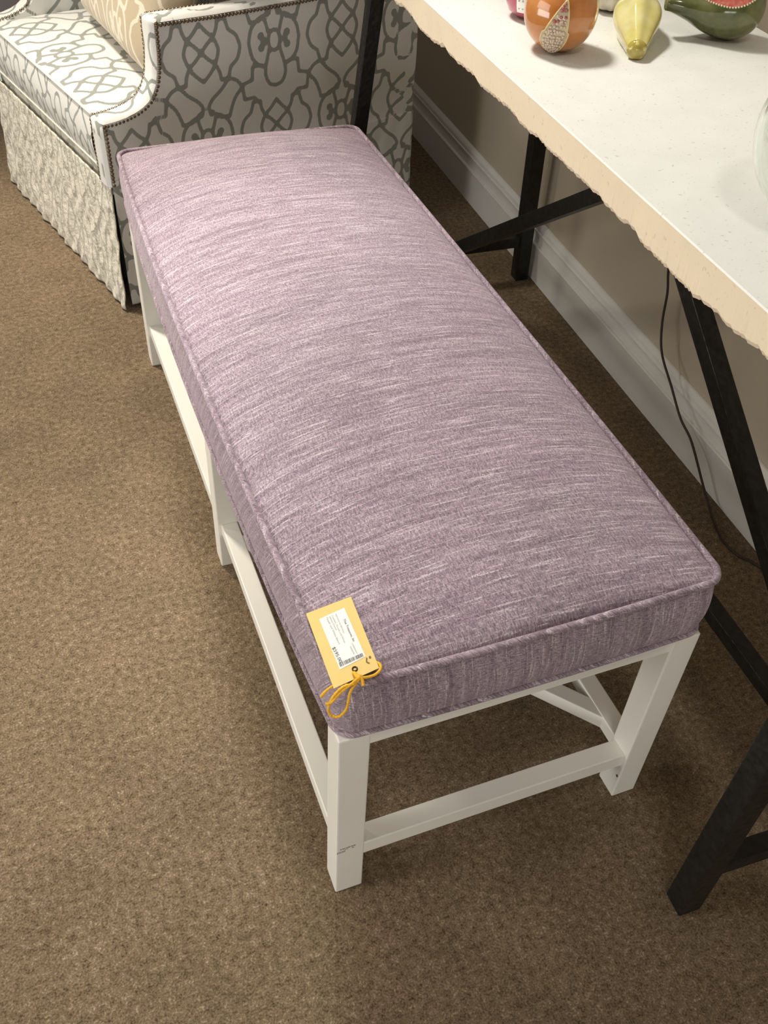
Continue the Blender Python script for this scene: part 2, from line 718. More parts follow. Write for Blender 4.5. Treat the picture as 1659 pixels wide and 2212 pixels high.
def band_uv(co):
    onend = abs(co.y) / HY > 0.985 - 0.0 and abs(co.x) < HX - 0.004
    if onend:
        return (co.z + 0.02 * math.sin(co.x * 7), co.x + 3 + 0.25 * (co.z - 0.44) ** 1 * 0.35)
    return (co.z * 0.9, co.y + 7 + (co.z - 0.44) * 0.55)


uvset(band.data, band_uv)
for z, g, r, nm, bow in ((ZT + 0.0015, 0.0015, 0.0046, 'top_welt', 1.0), (ZB + 0.004, 0.001, 0.0042, 'bottom_welt', 1.12)):
    bm = bmesh.new()
    tube(bm, [(x, y, z) for x, y in outline(g, bow)], r, 8, True)
    w = bench_part(nm, bm, SLUB, True, cushion)
    uvset(w.data, lambda co: ((co.x + co.y) * 0.9, (co.x - co.y) * 0.35 + co.z))

# printed stock sticker and nail hole on the near legs
PRINT = solid('grey_print', (0.10, 0.09, 0.085), 0.6)
PRINTL = solid('faint_grey_print', (0.34, 0.32, 0.28), 0.6)
bm = bmesh.new()


def frontrect(bm, x0, x1, z0, z1, slope=-0.0, y=-0.0004):
    vv = [bm.verts.new((x, y, z + slope * (x - x0))) for x, z in ((x0, z0), (x1, z0), (x1, z1), (x0, z1))]
    bm.faces.new(vv)


x = 0.0055
while x < 0.0275:
    w_ = random.choice((0.0005, 0.0008, 0.0012))
    frontrect(bm, x, x + w_, 0.1272, 0.1296)
    x += w_ + random.choice((0.0004, 0.0006, 0.0009))
bench_part('sticker_print', bm, PRINT, False, near_left_leg)
bm = bmesh.new()
x = 0.0010
while x < 0.0120:
    w_ = random.choice((0.0006, 0.001))
    frontrect(bm, x, x + w_, 0.1180 + random.choice((0, 0.0006)), 0.1225)
    x += w_ + 0.0005
frontrect(bm, 0.0115, 0.017, 0.1243, 0.1250)
frontrect(bm, 0.0225, 0.0250, 0.1225, 0.1243)
bench_part('sticker_print', bm, PRINTL, False, near_left_leg)
bm = bmesh.new()
vv = [bm.verts.new((0.4592, 0.0052 + 0.0022 * math.cos(a), 0.0545 + 0.0032 * math.sin(a)))
      for a in [2 * math.pi * k / 12 for k in range(12)]]
bm.faces.new(vv)
bench_part('nail_hole', bm, DARK, False, near_right_leg)

# ------------------------------------------------------------------ lattice drawing
LH, LV = 0.190, 0.197


def lattice_strokes():
    R = []      # polylines in (u right, v up), ring motif at the origin, lens motif at (LH, 0)

    def add(pts, n=5):
        c = catmull([(p[0], p[1], 0) for p in pts], n)
        R.append([(p.x, p.y) for p in c])

    def addr(pts):
        R.append(list(pts))
    # all strokes are drawn for u >= 0 and mirrored
    L = lambda x, y: (LH - x, y)      # lens centred coordinates, x grows towards the ring
    # lens outline (half seen from the ring side)
    add([L(0, .062), L(.014, .045), L(.032, .028), L(.042, .008), L(.0425, -.004), L(.036, -.022), L(.022, -.044), L(0, -.064)])
    # crossing strands of the lens
    for sy in (1, -1):
        add([L(0, 0), L(.016, .016 * sy), L(.032, .029 * sy), L(.042, .047 * sy), L(.045, .065 * sy)])
        addr([L(.045, .065 * sy), L(.0645, .065 * sy)])
        # the bracket between lens and ring
        add([L(.0645, .065 * sy), L(.068, .052 * sy), L(.072, .040 * sy)])
        add([L(.072, .040 * sy), L(.090, .026 * sy), L(.098, .006 * sy), L(.099, 0)])
    # ring motif
    add([(.026, .056), (.043, .048), (.060, .030), (.067, .004), (.066, -.006), (.060, -.032), (.043, -.050), (.026, -.056)])
    add([(0, .023), (.011, .017), (.0155, 0), (.011, -.017), (0, -.023)])
    add([(.013, .014), (.019, .034), (.026, .056)])
    add([(.013, -.014), (.020, -.036), (.026, -.056)])
    addr([(.015, 0), (.033, 0)])
    for sy in (1, -1):
        add([(.026, .000), (.030, .010 * sy), (.034, .013 * sy)])
        addr([(.033, .0125 * sy), (.036, .0135 * sy)])
    # U below the ring, and its shoulders
    add([(.026, -.056), (.027, -.076), (.017, -.096), (0, -.102)])
    addr([(.026, -.056), (.040, -.050), (.062, -.050), (.064, -.080), (.089, -.086)])
    # strands from bracket foot
    add([L(.0645, -.065), L(.084, -.073), L(.099, -.090)])
    addr([(.089, -.086), (.091, -.090)])
    addr([L(.099, -.090), L(.103, -.122), L(.129, -.121)])
    add([L(.129, -.121), L(.142, -.135)])
    add([L(.099, -.090), L(.078, -.112), L(.066, -.138), L(.062, -.152)])
    addr([L(.062, -.152), L(.038, -.151), L(.029, -.144)])
    # Y under the lens with curled foot
    add([L(.0645, -.065), L(.042, -.088), L(.018, -.106), L(.007, -.124), L(.013, -.136)])
    addr([L(.012, -.136), L(.016, -.137)])
    out = []
    for pl in R:
        out.append(pl)
        out.append([(-p[0], p[1]) for p in pl])
    segs = []
    for pl in out:
        for a, b in zip(pl, pl[1:]):
            for i in (-1, 0, 1):
                for j in (-1, 0, 1):
                    for h in (0, 1):
                        ox, oy = (2 * i + h) * LH, (2 * j + h) * LV
                        segs.append((a[0] + ox, a[1] + oy, b[0] + ox, b[1] + oy))
    return np.array(segs)


GU, GV = 168, 174


def lattice_field():
    S = lattice_strokes()
    mx = (np.minimum(S[:, 0], S[:, 2]) < 2 * LH + .02) & (np.maximum(S[:, 0], S[:, 2]) > -.02)
    my = (np.minimum(S[:, 1], S[:, 3]) < 2 * LV + .02) & (np.maximum(S[:, 1], S[:, 3]) > -.02)
    S = S[mx & my]
    U, V = np.meshgrid(np.arange(GU) * 2 * LH / GU, np.arange(GV) * 2 * LV / GV, indexing='ij')
    D = np.full(U.shape, 0.05)
    for ax, ay, bx, by in S:
        dx, dy = bx - ax, by - ay
        l2 = dx * dx + dy * dy + 1e-12
        t = np.clip(((U - ax) * dx + (V - ay) * dy) / l2, 0, 1)
        D = np.minimum(D, np.hypot(U - ax - t * dx, V - ay - t * dy))
    # the curled ends are blobs
    for bx, by, r in ((.035, .013, .0045), (.035, -.013, .0045), (LH - .0145, -.1365, .0042)):
        for sx in (1, -1):
            for i in (-1, 0, 1, 2):
                for j in (-1, 0, 1, 2):
                    for h in (0, 1):
                        cx, cy = sx * bx + (2 * i + h) * LH, by + (2 * j + h) * LV
                        D = np.minimum(D, np.maximum(np.hypot(U - cx, V - cy) - r, 0))
    return D


LF = lattice_field()


def lattice_at(u, v):
    a = (np.asarray(u) / (2 * LH) % 1) * GU
    b = (np.asarray(v) / (2 * LV) % 1) * GV
    i, j = np.floor(a).astype(int), np.floor(b).astype(int)
    fa, fb = a - i, b - j
    i0, i1, j0, j1 = i % GU, (i + 1) % GU, j % GV, (j + 1) % GV
    return (LF[i0, j0] * (1 - fa) * (1 - fb) + LF[i1, j0] * fa * (1 - fb) + LF[i0, j1] * (1 - fa) * fb + LF[i1, j1] * fa * fb)


def print_lattice(me, fn):
    """fn(array of coordinates) -> u, v in metres of cloth"""
    n_ = len(me.vertices)
    co = np.empty(n_ * 3)
    me.vertices.foreach_get('co', co)
    u, v = fn(co.reshape(-1, 3))
    at = me.attributes.new('lattice', 'FLOAT', 'POINT')
    at.data.foreach_set('value', lattice_at(u, v).astype(np.float32))


# ------------------------------------------------------------------ the armchair (x = s depth, y = t width)
CA = math.atan2(0.243, 0.970)
chair = thing('armchair', 'skirted armchair in white and grey lattice fabric with bronze nailhead trim', 'armchair', (0.0, 1.63, 0), CA)
AT = 0.052         # arm thickness
CW = 0.800         # width
arm_prof = [(0.0, .465), (.030, .4665), (.055, .470), (.080, .4765), (.100, .485), (.115, .495), (.127, .509), (.136, .527),
            (.142, .548), (.1455, .570), (.147, .595), (.1475, .625), (.148, .655), (.1485, .656), (.22, .6555), (.30, .654),
            (.42, .655), (.52, .656), (.64, .660), (.74, .668), (.80, .676)]


def arm_top(s):
    for (a, za), (b, zb) in zip(arm_prof, arm_prof[1:]):
        if a <= s <= b:
            return za + (zb - za) * (s - a) / (b - a)
    return arm_prof[-1][1]


def grid_sheet(bm, ss, cols, fn):
    """cols(s) -> list of heights; fn(s, z) -> point"""
    prev = None
    for s in ss:
        cur = [bm.verts.new(fn(s, z)) for z in cols(s)]
        if prev:
            for a in range(len(cur) - 1):
                bm.faces.new((prev[a], cur[a], cur[a + 1], prev[a + 1]))
        prev = cur


def side_uv(off):
    return lambda c: (c[:, 0] - 0.445 + off, c[:, 2] - 0.577)


def make_arm(t0, mirrored):
    t_out, t_in = (t0, t0 + AT) if not mirrored else (t0 + AT, t0)
    ss = sorted(set([round(i * 0.006, 4) for i in range(143)] + [p[0] for p in arm_prof] + [0.1458, 0.1462, 0.1466, 0.1478]))
    ss = [s for s in ss if s <= 0.80] + [0.81, 0.83, 0.85, 0.866]
    bm = bmesh.new()
    nz = 66
    for t in (t_out, t_in):
        grid_sheet(bm, ss, lambda s: [0.30 + (arm_top(s) - 0.30) * k / nz for k in range(nz + 1)],
                   lambda s, z, t=t: (s, t + (0.004 * math.exp(-((z - 0.48) / 0.09) ** 2) * (1 if t > t0 + 0.02 else -1)), z))
    # front, top and rear closing strips
    for k in range(nz):
        za, zb = 0.30 + 0.165 * k / nz, 0.30 + 0.165 * (k + 1) / nz
        bm.faces.new([bm.verts.new(p) for p in ((0, t_out, za), (0, t_in, za), (0, t_in, zb), (0, t_out, zb))])
    for a, b in zip(ss, ss[1:]):
        bm.faces.new([bm.verts.new(p) for p in ((a, t_out, arm_top(a)), (b, t_out, arm_top(b)), (b, t_in, arm_top(b)), (a, t_in, arm_top(a)))])
    bm.faces.new([bm.verts.new(p) for p in ((0.866, t_out, .30), (0.866, t_in, .30), (0.866, t_in, .676), (0.866, t_out, .676))])
    bmesh.ops.remove_doubles(bm, verts=bm.verts, dist=0.0003)
    bmesh.ops.recalc_face_normals(bm, faces=bm.faces)
    arm = link_mesh('arm', bm, LATT, chair)
    print_lattice(arm.data, side_uv(0 if not mirrored else 0.11))
    # raised facing strip along the front post and top
    path = [(-0.0015, 0.318), (-0.0015, 0.465)] + [(s, z) for s, z in arm_prof[1:]]
    bm = bmesh.new()
    pts = []
    for (a, b) in zip(path, path[1:]):
        for k in range(6):
            pts.append((a[0] + (b[0] - a[0]) * k / 6, a[1] + (b[1] - a[1]) * k / 6))
    pts.append(path[-1])
    rowsb = []
    for i, (s, z) in enumerate(pts):
        p0, p1 = pts[max(0, i - 1)], pts[min(len(pts) - 1, i + 1)]
        dx, dz = p1[0] - p0[0], p1[1] - p0[1]
        l = math.hypot(dx, dz)
        nx, nz_ = -dz / l, dx / l
        row = []
        for k in range(9):
            q = k / 8
            hgt = 0.0035 + 0.004 * (1 - (2 * q - 1) ** 4)
            if k in (0, 8):
                hgt = -0.001
            row.append(bm.verts.new((s + nx * hgt, t0 - 0.002 + (AT + 0.004) * q, z + nz_ * hgt)))
        rowsb.append(row)
    for a, b in zip(rowsb, rowsb[1:]):
        for k in range(8):
            bm.faces.new((a[k], b[k], b[k + 1], a[k + 1]))
    bmesh.ops.recalc_face_normals(bm, faces=bm.faces)
    fc = link_mesh('arm_facing', bm, LATT, arm, True)
    print_lattice(fc.data, lambda c: (c[:, 1] - 0.30, c[:, 0] + c[:, 2] - 0.15))
    # nail positions: two rows, on the outer and inner edge of the strip
    nails = []
    for side in (0, 1):
        tt = t0 - 0.0022 if side == 0 else t0 + AT + 0.0022
        acc = 0.0
        nxt = 0.004
        for (a, b) in zip(path, path[1:]):
            l = math.hypot(b[0] - a[0], b[1] - a[1])
            while nxt <= acc + l:
                k = (nxt - acc) / l
                dx, dz = (b[0] - a[0]) / l, (b[1] - a[1]) / l
                inner = (side == 1) != mirrored
                px_, pz_ = a[0] + (b[0] - a[0]) * k, a[1] + (b[1] - a[1]) * k
                if inner:      # the inner row sits on the face of the strip
                    ti = t0 + AT - 0.0035 if not mirrored else t0 + 0.0035
                    nails.append(((px_ - dz * 0.0052, ti, pz_ + dx * 0.0052), (-dz, 0.0, dx), nxt, inner))
                else:          # the outer row sits on the side of the arm
                    nails.append(((px_ + dz * 0.0065, tt, pz_ - dx * 0.0065), (0.0, -1.0 if side == 0 else 1.0, 0.0), nxt, inner))
                nxt += 0.0092
            acc += l
    return arm, nails


arm_r, nails_r = make_arm(0.0, False)
arm_l, nails_l = make_arm(CW - AT, True)
DOME = [(0.0043, 0.0), (0.0041, 0.0011), (0.0032, 0.0022), (0.0017, 0.0030), (0.0, 0.0032)]


def dome_m(p, n_):
    return Matrix.Translation(p) @ Vector(n_).to_track_quat('Z', 'Y').to_matrix().to_4x4()


bm = bmesh.new()
lathe(bm, DOME, 10)
nail0 = link_mesh('nailhead', bm, NAIL, chair, True)
front_nails = sorted(nails_r, key=lambda q: q[2])[:100]
rest = [q for q in nails_r + nails_l if q not in front_nails]
for i, q in enumerate(front_nails):
    o = nail0 if i == 0 else nail0.copy()
    if i:
        C.objects.link(o)
        o.parent = chair
    o.matrix_local = dome_m(q[0], q[1])
bm = bmesh.new()
for q in rest:
    lathe(bm, DOME, 8, dome_m(q[0], q[1]))
o = link_mesh('nailhead_trim', bm, NAIL, chair, True)
o['kind'] = 'stuff'

# frame under the cushion
bm = bmesh.new()
box(bm, (0.012, AT - 0.001, 0.05), (0.80, CW - AT + 0.001, 0.338))
link_mesh('base', bm, DARK, chair)
bm = bmesh.new()
grid_sheet(bm, [AT + (CW - 2 * AT) * i / 120 for i in range(121)], lambda s: [0.30 + 0.044 * k / 8 for k in range(9)],
           lambda s, z: (0.006 + 0.0, s, z))
rail = link_mesh('front_rail', bm, LATTF, chair, True)
print_lattice(rail.data, lambda c: ((c[:, 1] - .401) * .9, c[:, 2]))

# seat cushion
SA, SB, TA, TB, SZ0, SZ1 = 0.000, 0.66, AT + 0.003, CW - AT - 0.003, 0.346, 0.468
bm = bmesh.new()
nsx, nty = 110, 116


def seat_pt(a, b, top):
    """a, b in 0..1"""
    s, t = SA + (SB - SA) * a, TA + (TB - TA) * b
    q = max(0, 1 - abs(2 * a - 1) ** 5) ** .6 * max(0, 1 - abs(2 * b - 1) ** 5) ** .6
    if top:
        return (s, t, SZ1 + 0.016 * q)
    return (s, t, SZ0 - 0.0 * q)


for top in (True, False):
    g_ = [[bm.verts.new(seat_pt(i / nsx, j / nty, top)) for j in range(nty + 1)] for i in range(nsx + 1)]
    for i in range(nsx):
        for j in range(nty):
            bm.faces.new((g_[i][j], g_[i + 1][j], g_[i + 1][j + 1], g_[i][j + 1]))


def wallstrip(p, q, nn, outw):
    prev = None
    for i in range(nn + 1):
        x = p[0] + (q[0] - p[0]) * i / nn
        y = p[1] + (q[1] - p[1]) * i / nn
        cur = []
        for k in range(25):
            f = k / 24
            bl = 0.010 * math.sin(math.pi * f)
            cur.append(bm.verts.new((x + outw[0] * bl, y + outw[1] * bl, SZ0 + (SZ1 - SZ0) * f)))
        if prev:
            for k in range(24):
                bm.faces.new((prev[k], cur[k], cur[k + 1], prev[k + 1]))
        prev = cur


wallstrip((SA, TA), (SA, TB), nty, (-1, 0))
wallstrip((SB, TA), (SB, TB), nty, (0, 0))
wallstrip((SA, TA), (SB, TA), nsx, (0, 0))
wallstrip((SA, TB), (SB, TB), nsx, (0, 0))
bmesh.ops.remove_doubles(bm, verts=bm.verts, dist=0.0003)
bmesh.ops.recalc_face_normals(bm, faces=bm.faces)
seat = link_mesh('seat_cushion', bm, LATT, chair, True)


def seat_uv(c):
    front = c[:, 0] < SA + 0.0005
    u = (c[:, 1] - 0.401) * np.where(front, 1.35, 0.88)
    v = np.where(front, 0.074 + (SZ1 - c[:, 2]), 0.074 - c[:, 0])
    return u, v


print_lattice(seat.data, seat_uv)
for z in (SZ1 + 0.001, SZ0 + 0.002):
    bm = bmesh.new()
    tube(bm, [(SA - 0.001, TA + (TB - TA) * i / 40, z) for i in range(41)], 0.0038, 8)
    link_mesh('welt', bm, CREAM, seat, True)

# skirts
SKT = 0.332


def skirt(name, p, q, outw, nn, mat, uvf, amp, flare, zt=SKT, pleat=0.0):
    bm = bmesh.new()
    prev = None
    nz = 60
    L = math.hypot(q[0] - p[0], q[1] - p[1])
    for i in range(nn + 1):
        f = i / nn
        cur = []
        for k in range(nz + 1):
            h = k / nz
            z = 0.006 + (zt - 0.006) * h
            d = (1 - h)
            off = 0.002 + flare * d ** 1.2
            off += amp * d * (math.sin(f * L * 38 + 2.2 * h) * 0.5 + math.sin(f * L * 71 + 1.0 + 3 * h) * 0.3)
            off += amp * 0.45 * math.sin(f * L * 120 + 9 * h + 2.5 * math.sin(h * 11)) * (0.3 + d)
            ex = pleat * d * ((f - 0.5) * 2)
            cur.append(bm.verts.new((p[0] + (q[0] - p[0]) * f + outw[0] * off + ex * (q[0] - p[0]) / L,
                                     p[1] + (q[1] - p[1]) * f + outw[1] * off + ex * (q[1] - p[1]) / L, z)))
        if prev:
            for k in range(nz):
                bm.faces.new((prev[k], cur[k], cur[k + 1], prev[k + 1]))
        prev = cur
    bmesh.ops.recalc_face_normals(bm, faces=bm.faces)
    o = link_mesh(name, bm, mat, chair, True)
    sm = o.modifiers.new('thickness', 'SOLIDIFY')
    sm.thickness = 0.003
    print_lattice(o.data, uvf)
    return o


skirt('skirt_panel', (-0.004, -0.004), (-0.004, CW + 0.004), (-1, 0), 170, LATTF,
      lambda c: ((c[:, 1] - 0.401) * 1.35, -(0.074 + (SZ1 - c[:, 2])) * 0.85), 0.0045, 0.016, 0.318, 0.018)
skirt('skirt_panel', (0.001, -0.001), (0.866, -0.001), (0, -1), 170, LATT, side_uv(0), 0.0022, 0.004)
skirt('skirt_panel', (0.012, CW + 0.001), (0.866, CW + 0.001), (0, 1), 90, LATT, side_uv(0.1), 0.0022, 0.004)
skirt('skirt_panel', (0.868, 0.0), (0.868, CW), (1, 0), 90, LATT, lambda c: (c[:, 1], c[:, 2]), 0.0022, 0.004)

# back
bm = bmesh.new()
nb, nz = 100, 90
for sgn in (0, 1):
    prev = None
    for i in range(nb + 1):
        t = 0.003 + (CW - 0.006) * i / nb
        cur = []
        for k in range(nz + 1):
            h = k / nz
            z = 0.31 + 0.66 * h
            s = (0.70 + 0.035 * h) if sgn == 0 else 0.866
            cur.append(bm.verts.new((s, t, z)))
        if prev:
            for k in range(nz):
                bm.faces.new((prev[k], cur[k], cur[k + 1], prev[k + 1]))
        prev = cur
for t in (0.003, CW - 0.003):
    for k in range(nz):
        h0, h1 = k / nz, (k + 1) / nz
        bm.faces.new([bm.verts.new(p) for p in ((0.70 + 0.035 * h0, t, 0.31 + .66 * h0), (0.866, t, 0.31 + .66 * h0),
                                                (0.866, t, 0.31 + .66 * h1), (0.70 + 0.035 * h1, t, 0.31 + .66 * h1))])
bm.faces.new([bm.verts.new(p) for p in ((0.735, .003, .97), (0.866, .003, .97), (0.866, CW - .003, .97), (0.735, CW - .003, .97))])
bmesh.ops.remove_doubles(bm, verts=bm.verts, dist=0.0003)
bmesh.ops.recalc_face_normals(bm, faces=bm.faces)
back = link_mesh('backrest', bm, LATT, chair)
print_lattice(back.data, lambda c: (c[:, 1] - 0.4 + c[:, 0], c[:, 2]))

# loose back cushion
bm = bmesh.new()
nbk = 70
for sgn in (1, -1):
    g_ = []
    for i in range(nbk + 1):
        row = []
        for j in range(nbk + 1):
            a, b = 2 * i / nbk - 1, 2 * j / nbk - 1
            th = 0.105 * max(0, 1 - a ** 6) ** .4 * max(0, 1 - b ** 6) ** .4
            row.append(bm.verts.new((0.585 - sgn * th + 0.035 * b, 0.40 + 0.325 * a, 0.735 + 0.235 * b)))
        g_.append(row)
    for i in range(nbk):
        for j in range(nbk):
            f = (g_[i][j], g_[i][j + 1], g_[i + 1][j + 1], g_[i + 1][j])
            bm.faces.new(f if sgn > 0 else f[::-1])
bmesh.ops.remove_doubles(bm, verts=bm.verts, dist=0.0002)
bmesh.ops.recalc_face_normals(bm, faces=bm.faces)
o = link_mesh('back_cushion', bm, LATT, chair, True)
print_lattice(o.data, lambda c: (c[:, 1] - 0.401, c[:, 2] - 0.74))

# throw pillow leaning in the chair
pil = thing('throw_pillow', 'tan throw pillow with a cream lattice print leaning in the lattice armchair', 'pillow', (0, 1.63, 0), CA)


def pillow_mesh():
    bm = bmesh.new()
    n_ = 90
    PW, PH, PT = 0.60, 0.50, 0.175
    base = Vector((0.120, 0.372, 0.461))
    ca, sa = math.cos(math.radians(70)), math.sin(math.radians(70))
    yaw = math.radians(-6)
    uvc = {}
    for sgn in (1, -1):
        g_ = []
        for i in range(n_ + 1):
            row = []
            for j in range(n_ + 1):
                a, b = 2 * i / n_ - 1, 2 * j / n_ - 1
                # squarish with soft corners and slightly pulled-in sides
                x = a * PW / 2 * (1 - 0.03 * (1 - b * b))
                y = b * PH / 2 * (1 - 0.04 * (1 - a * a))
                cr = max(0.0, abs(a) - .78) * max(0.0, abs(b) - .78) * 1.8
                x *= 1 - cr
                y *= 1 - cr
                th = PT / 2 * max(0, (1 - a ** 4)) ** .5 * max(0, (1 - b ** 4)) ** .5
                # local: x across, y up the pillow, n forward
                p = Vector((x, y + PH / 2, sgn * th + PT / 2))
                # lean back: up direction (sin, cos)
                s_ = p.y * ca - (p.z - PT / 2) * sa
                z_ = p.y * sa + (p.z - PT / 2) * ca
                xx = p.x
                q = Vector((s_ * 1.0, xx, z_))
                q = Matrix.Rotation(yaw, 3, 'Z') @ q
                row.append(bm.verts.new(base + q + Vector((0.095, 0, 0.028))))
            g_.append(row)
        for i in range(n_):
            for j in range(n_):
                f = (g_[i][j], g_[i + 1][j], g_[i + 1][j + 1], g_[i][j + 1])
                bm.faces.new(f if sgn > 0 else f[::-1])
    bmesh.ops.remove_doubles(bm, verts=bm.verts, dist=0.0002)
    return bm


po = link_mesh('pillow_cover', pillow_mesh(), LATTP, pil, True)
print_lattice(po.data, lambda c: ((c[:, 1] - 0.42) * 1.1, (c[:, 2] + c[:, 0]) * 0.8))

# ------------------------------------------------------------------ stone-topped iron table
TO = Vector((0.472, -0.182, 0))
table = thing('display_table', 'tall display table with a thick pale stone slab on black iron trestle legs', 'table', TO, WA)
SLX0, SLX1, SLY0, SLY1, SLZ1, SLT = -0.036, 0.452, -0.22, 1.72, 0.870, 0.048
bm = bmesh.new()
ny = 560
fr = []
jag = 0.0
vals = []
for j in range(ny + 1):
    y = SLY0 + (SLY1 - SLY0) * j / ny
    w = 0.0025 * math.sin(y * 9.3 + 1) + 0.0015 * math.sin(y * 31)
    jag = jag * 0.80 + random.uniform(-1, 1) * 0.0016
    chip = 0.0
    for cy, cw, ch in ((0.56, 0.035, 0.011), (0.99, 0.05, 0.010), (1.09, 0.03, 0.006), (0.47, 0.02, 0.008), (0.82, 0.02, 0.004), (1.28, 0.03, 0.006), (0.2, 0.03, 0.006)):
        chip += 0.6 * ch * math.exp(-((y - cy) / cw) ** 2)
    vals.append((y, w + jag + chip, random.uniform(-1, 1) * 0.0005))
rows_ = []
for y, dz, dx in vals:
    zb = SLZ1 - SLT + dz
    rows_.append([bm.verts.new(p) for p in ((SLX0 + 0.022, y, SLZ1 - SLT - 0.002 + dz * .4), (SLX0 + 0.004 + dx, y, zb),
                                            (SLX0 + dx * .5, y, zb + 0.006), (SLX0, y, SLZ1 - 0.016), (SLX0, y, SLZ1 - 0.0016),
                                            (SLX0 + 0.0016, y, SLZ1), (SLX1, y, SLZ1), (SLX1, y, SLZ1 - SLT))])
for a, b in zip(rows_, rows_[1:]):
    for k in range(8):
        f = bm.faces.new((a[k], a[(k + 1) % 8], b[(k + 1) % 8], b[k]))
        f.material_index = 1 if k in (4, 5) else 0
bm.faces.new(rows_[0])
bm.faces.new(list(reversed(rows_[-1])))
bmesh.ops.recalc_face_normals(bm, faces=bm.faces)
slab = link_mesh('stone_top', bm, None, table, False, [STONE_E, STONE_T])
slab['label'] = 'pale speckled stone slab with a chipped raw beige edge'
FZ = SLZ1 - SLT - 0.003     # underside that the iron reaches
LW = 0.036
FY = 1.672
for (xa, ya, xb, yb) in ((0, 0, 0.004, 0), (0.500, 0.0, 0.480, 0), (0.490, FY, 0.470, FY)):
    bm = bmesh.new()
    bar(bm, (xa, ya, 0.0), (xb, yb, FZ), LW, LW, 0.002, up=(0, 1, 0))
    link_mesh('leg', bm, IRON, table)
bm = bmesh.new()
bar(bm, (-0.036, FY, 0.0), (0.050, FY - 0.01, FZ), 0.032, 0.032, 0.002, up=(0, 1, 0))
link_mesh('leg', bm, IRON, table)
for y, xa in ((0, 0.01), (FY, -0.008)):
    bm = bmesh.new()
    box(bm, (xa, y - 0.014, 0.100), (0.495, y + 0.014, 0.128), 0.0015)
    link_mesh('trestle_stretcher', bm, IRON, table)
    bm = bmesh.new()
    box(bm, (0.0 if y == 0 else 0.055, y - 0.015, FZ - 0.03), (0.478, y + 0.015, FZ), 0.0015)
    link_mesh('top_rail', bm, IRON, table)
bm = bmesh.new()
box(bm, (0.250, 0.012, 0.100), (0.278, FY - 0.012, 0.128), 0.0015)
link_mesh('long_stretcher', bm, IRON, table)
for x, (ya, yb) in ((0.247, (0.012, 0.985)), (0.281, (FY - 0.012, 0.70))):
    bm = bmesh.new()
    bar(bm, (x, ya, 0.118), (x, yb, FZ - 0.012), 0.030, 0.030, 0.0015, up=(1, 0, 0))
    link_mesh('diagonal_brace', bm, IRON, table)

# ------------------------------------------------------------------ cord behind the table
pts = [(0.995, 0.885, 0.90), (0.998, 0.875, 0.75), (1.006, 0.880, 0.55), (1.012, 0.868, 0.42), (1.014, 0.856, 0.359), (1.013, 0.840, 0.320),
       (1.010, 0.826, 0.255), (1.006, 0.796, 0.200), (1.000, 0.730, 0.158), (0.996, 0.672, 0.119), (0.993, 0.617, 0.099),
       (0.992, 0.546, 0.040), (0.994, 0.512, 0.010), (0.980, 0.468, 0.0035), (0.967, 0.418, 0.0035), (0.972, 0.375, 0.0035),
       (0.988, 0.349, 0.0035), (0.997, 0.300, 0.0035), (0.985, 0.10, 0.0035)]
bm = bmesh.new()
tube(bm, catmull(pts, 8), 0.0026, 8)
tag(link_mesh('power_cord', bm, CORD, None, True), 'thin brown power cord trailing down the wall behind the table onto the carpet', 'cord')

# ------------------------------------------------------------------ ceramic fruit and vase on the table
TZ = SLZ1
# orange pomegranate
PC = Vector((0.5895, 0.7395, TZ))
pom = thing('ceramic_pomegranate', 'glossy orange ceramic pomegranate split open over pale seeds', 'ornament', PC)
OR = mat_glaze('orange_glaze', [(0.40, 0.130, 0.030), (0.52, 0.20, 0.055), (0.58, 0.27, 0.10)], 16)
RP = 0.0545
prf = []
for k in range(33):
    a = math.pi * k / 32
    r = RP * math.sin(a)
    z = -math.cos(a) * RP * 1.0
    if k < 4:
        z = max(z, -RP * 0.975)
    prf.append((r if k not in (0, 32) else 0.0, z + RP * 0.975))
zlast = prf[-1][1]


def pom_r(a, r, z):
    return r * (1 + 0.018 * math.cos(6 * a + 0.4) * math.sin(math.pi * min(1, max(0, z / (2 * RP)))))


bm = bmesh.new()
lathe(bm, prf, 64, None, pom_r)
link_mesh('body', bm, OR, pom, True)
bm = bmesh.new()
cp = [(0.013, zlast - 0.004), (0.011, zlast + 0.006), (0.016, zlast + 0.017), (0.0135, zlast + 0.016), (0.008, zlast + 0.004), (0.0, zlast)]
lathe(bm, cp, 36, None, lambda a, r, z: r * (1 + (0.22 * max(0, math.cos(5 * a)) if z > zlast + 0.01 else 0)))
link_mesh('crown', bm, OR, pom, True)
PITH = mat_glaze('pale_pith_glaze', [(0.42, 0.34, 0.20), (0.60, 0.50, 0.30)], 60, 0.35)
SEED = mat_glaze('pale_seed_glaze', [(0.40, 0.28, 0.20), (0.62, 0.50, 0.40)], 120, 0.15)
SEEDR = mat_glaze('red_seed_glaze', [(0.28, 0.05, 0.06), (0.42, 0.12, 0.12)], 120, 0.15)
# direction towards the camera side, slightly left of the lit face
fd_ = (Vector((-0.2062, -0.5727, 0)) - Vector((PC.x, PC.y, 0))).normalized()
rt_ = Vector((-fd_.y, fd_.x, 0))
cz = RP * 0.975


def on_sphere(az, el, r):
    return Vector((0, 0, cz)) + (fd_ * math.cos(az) * math.cos(el) + rt_ * math.sin(az) * math.cos(el) + Vector((0, 0, math.sin(el)))) * r


# leaf-shaped split: centre line leans, from elevation -60 to +42 degrees
def split_line(f):
    el = math.radians(-62 + 92 * f)
    azc = math.radians(-12 + 20 * f ** 1.3)
    w = math.radians(25) * (math.sin(math.pi * min(1, f ** 0.62)) ** 0.75) * (0.75 if f > .5 else 0.9)
    return el, azc, w


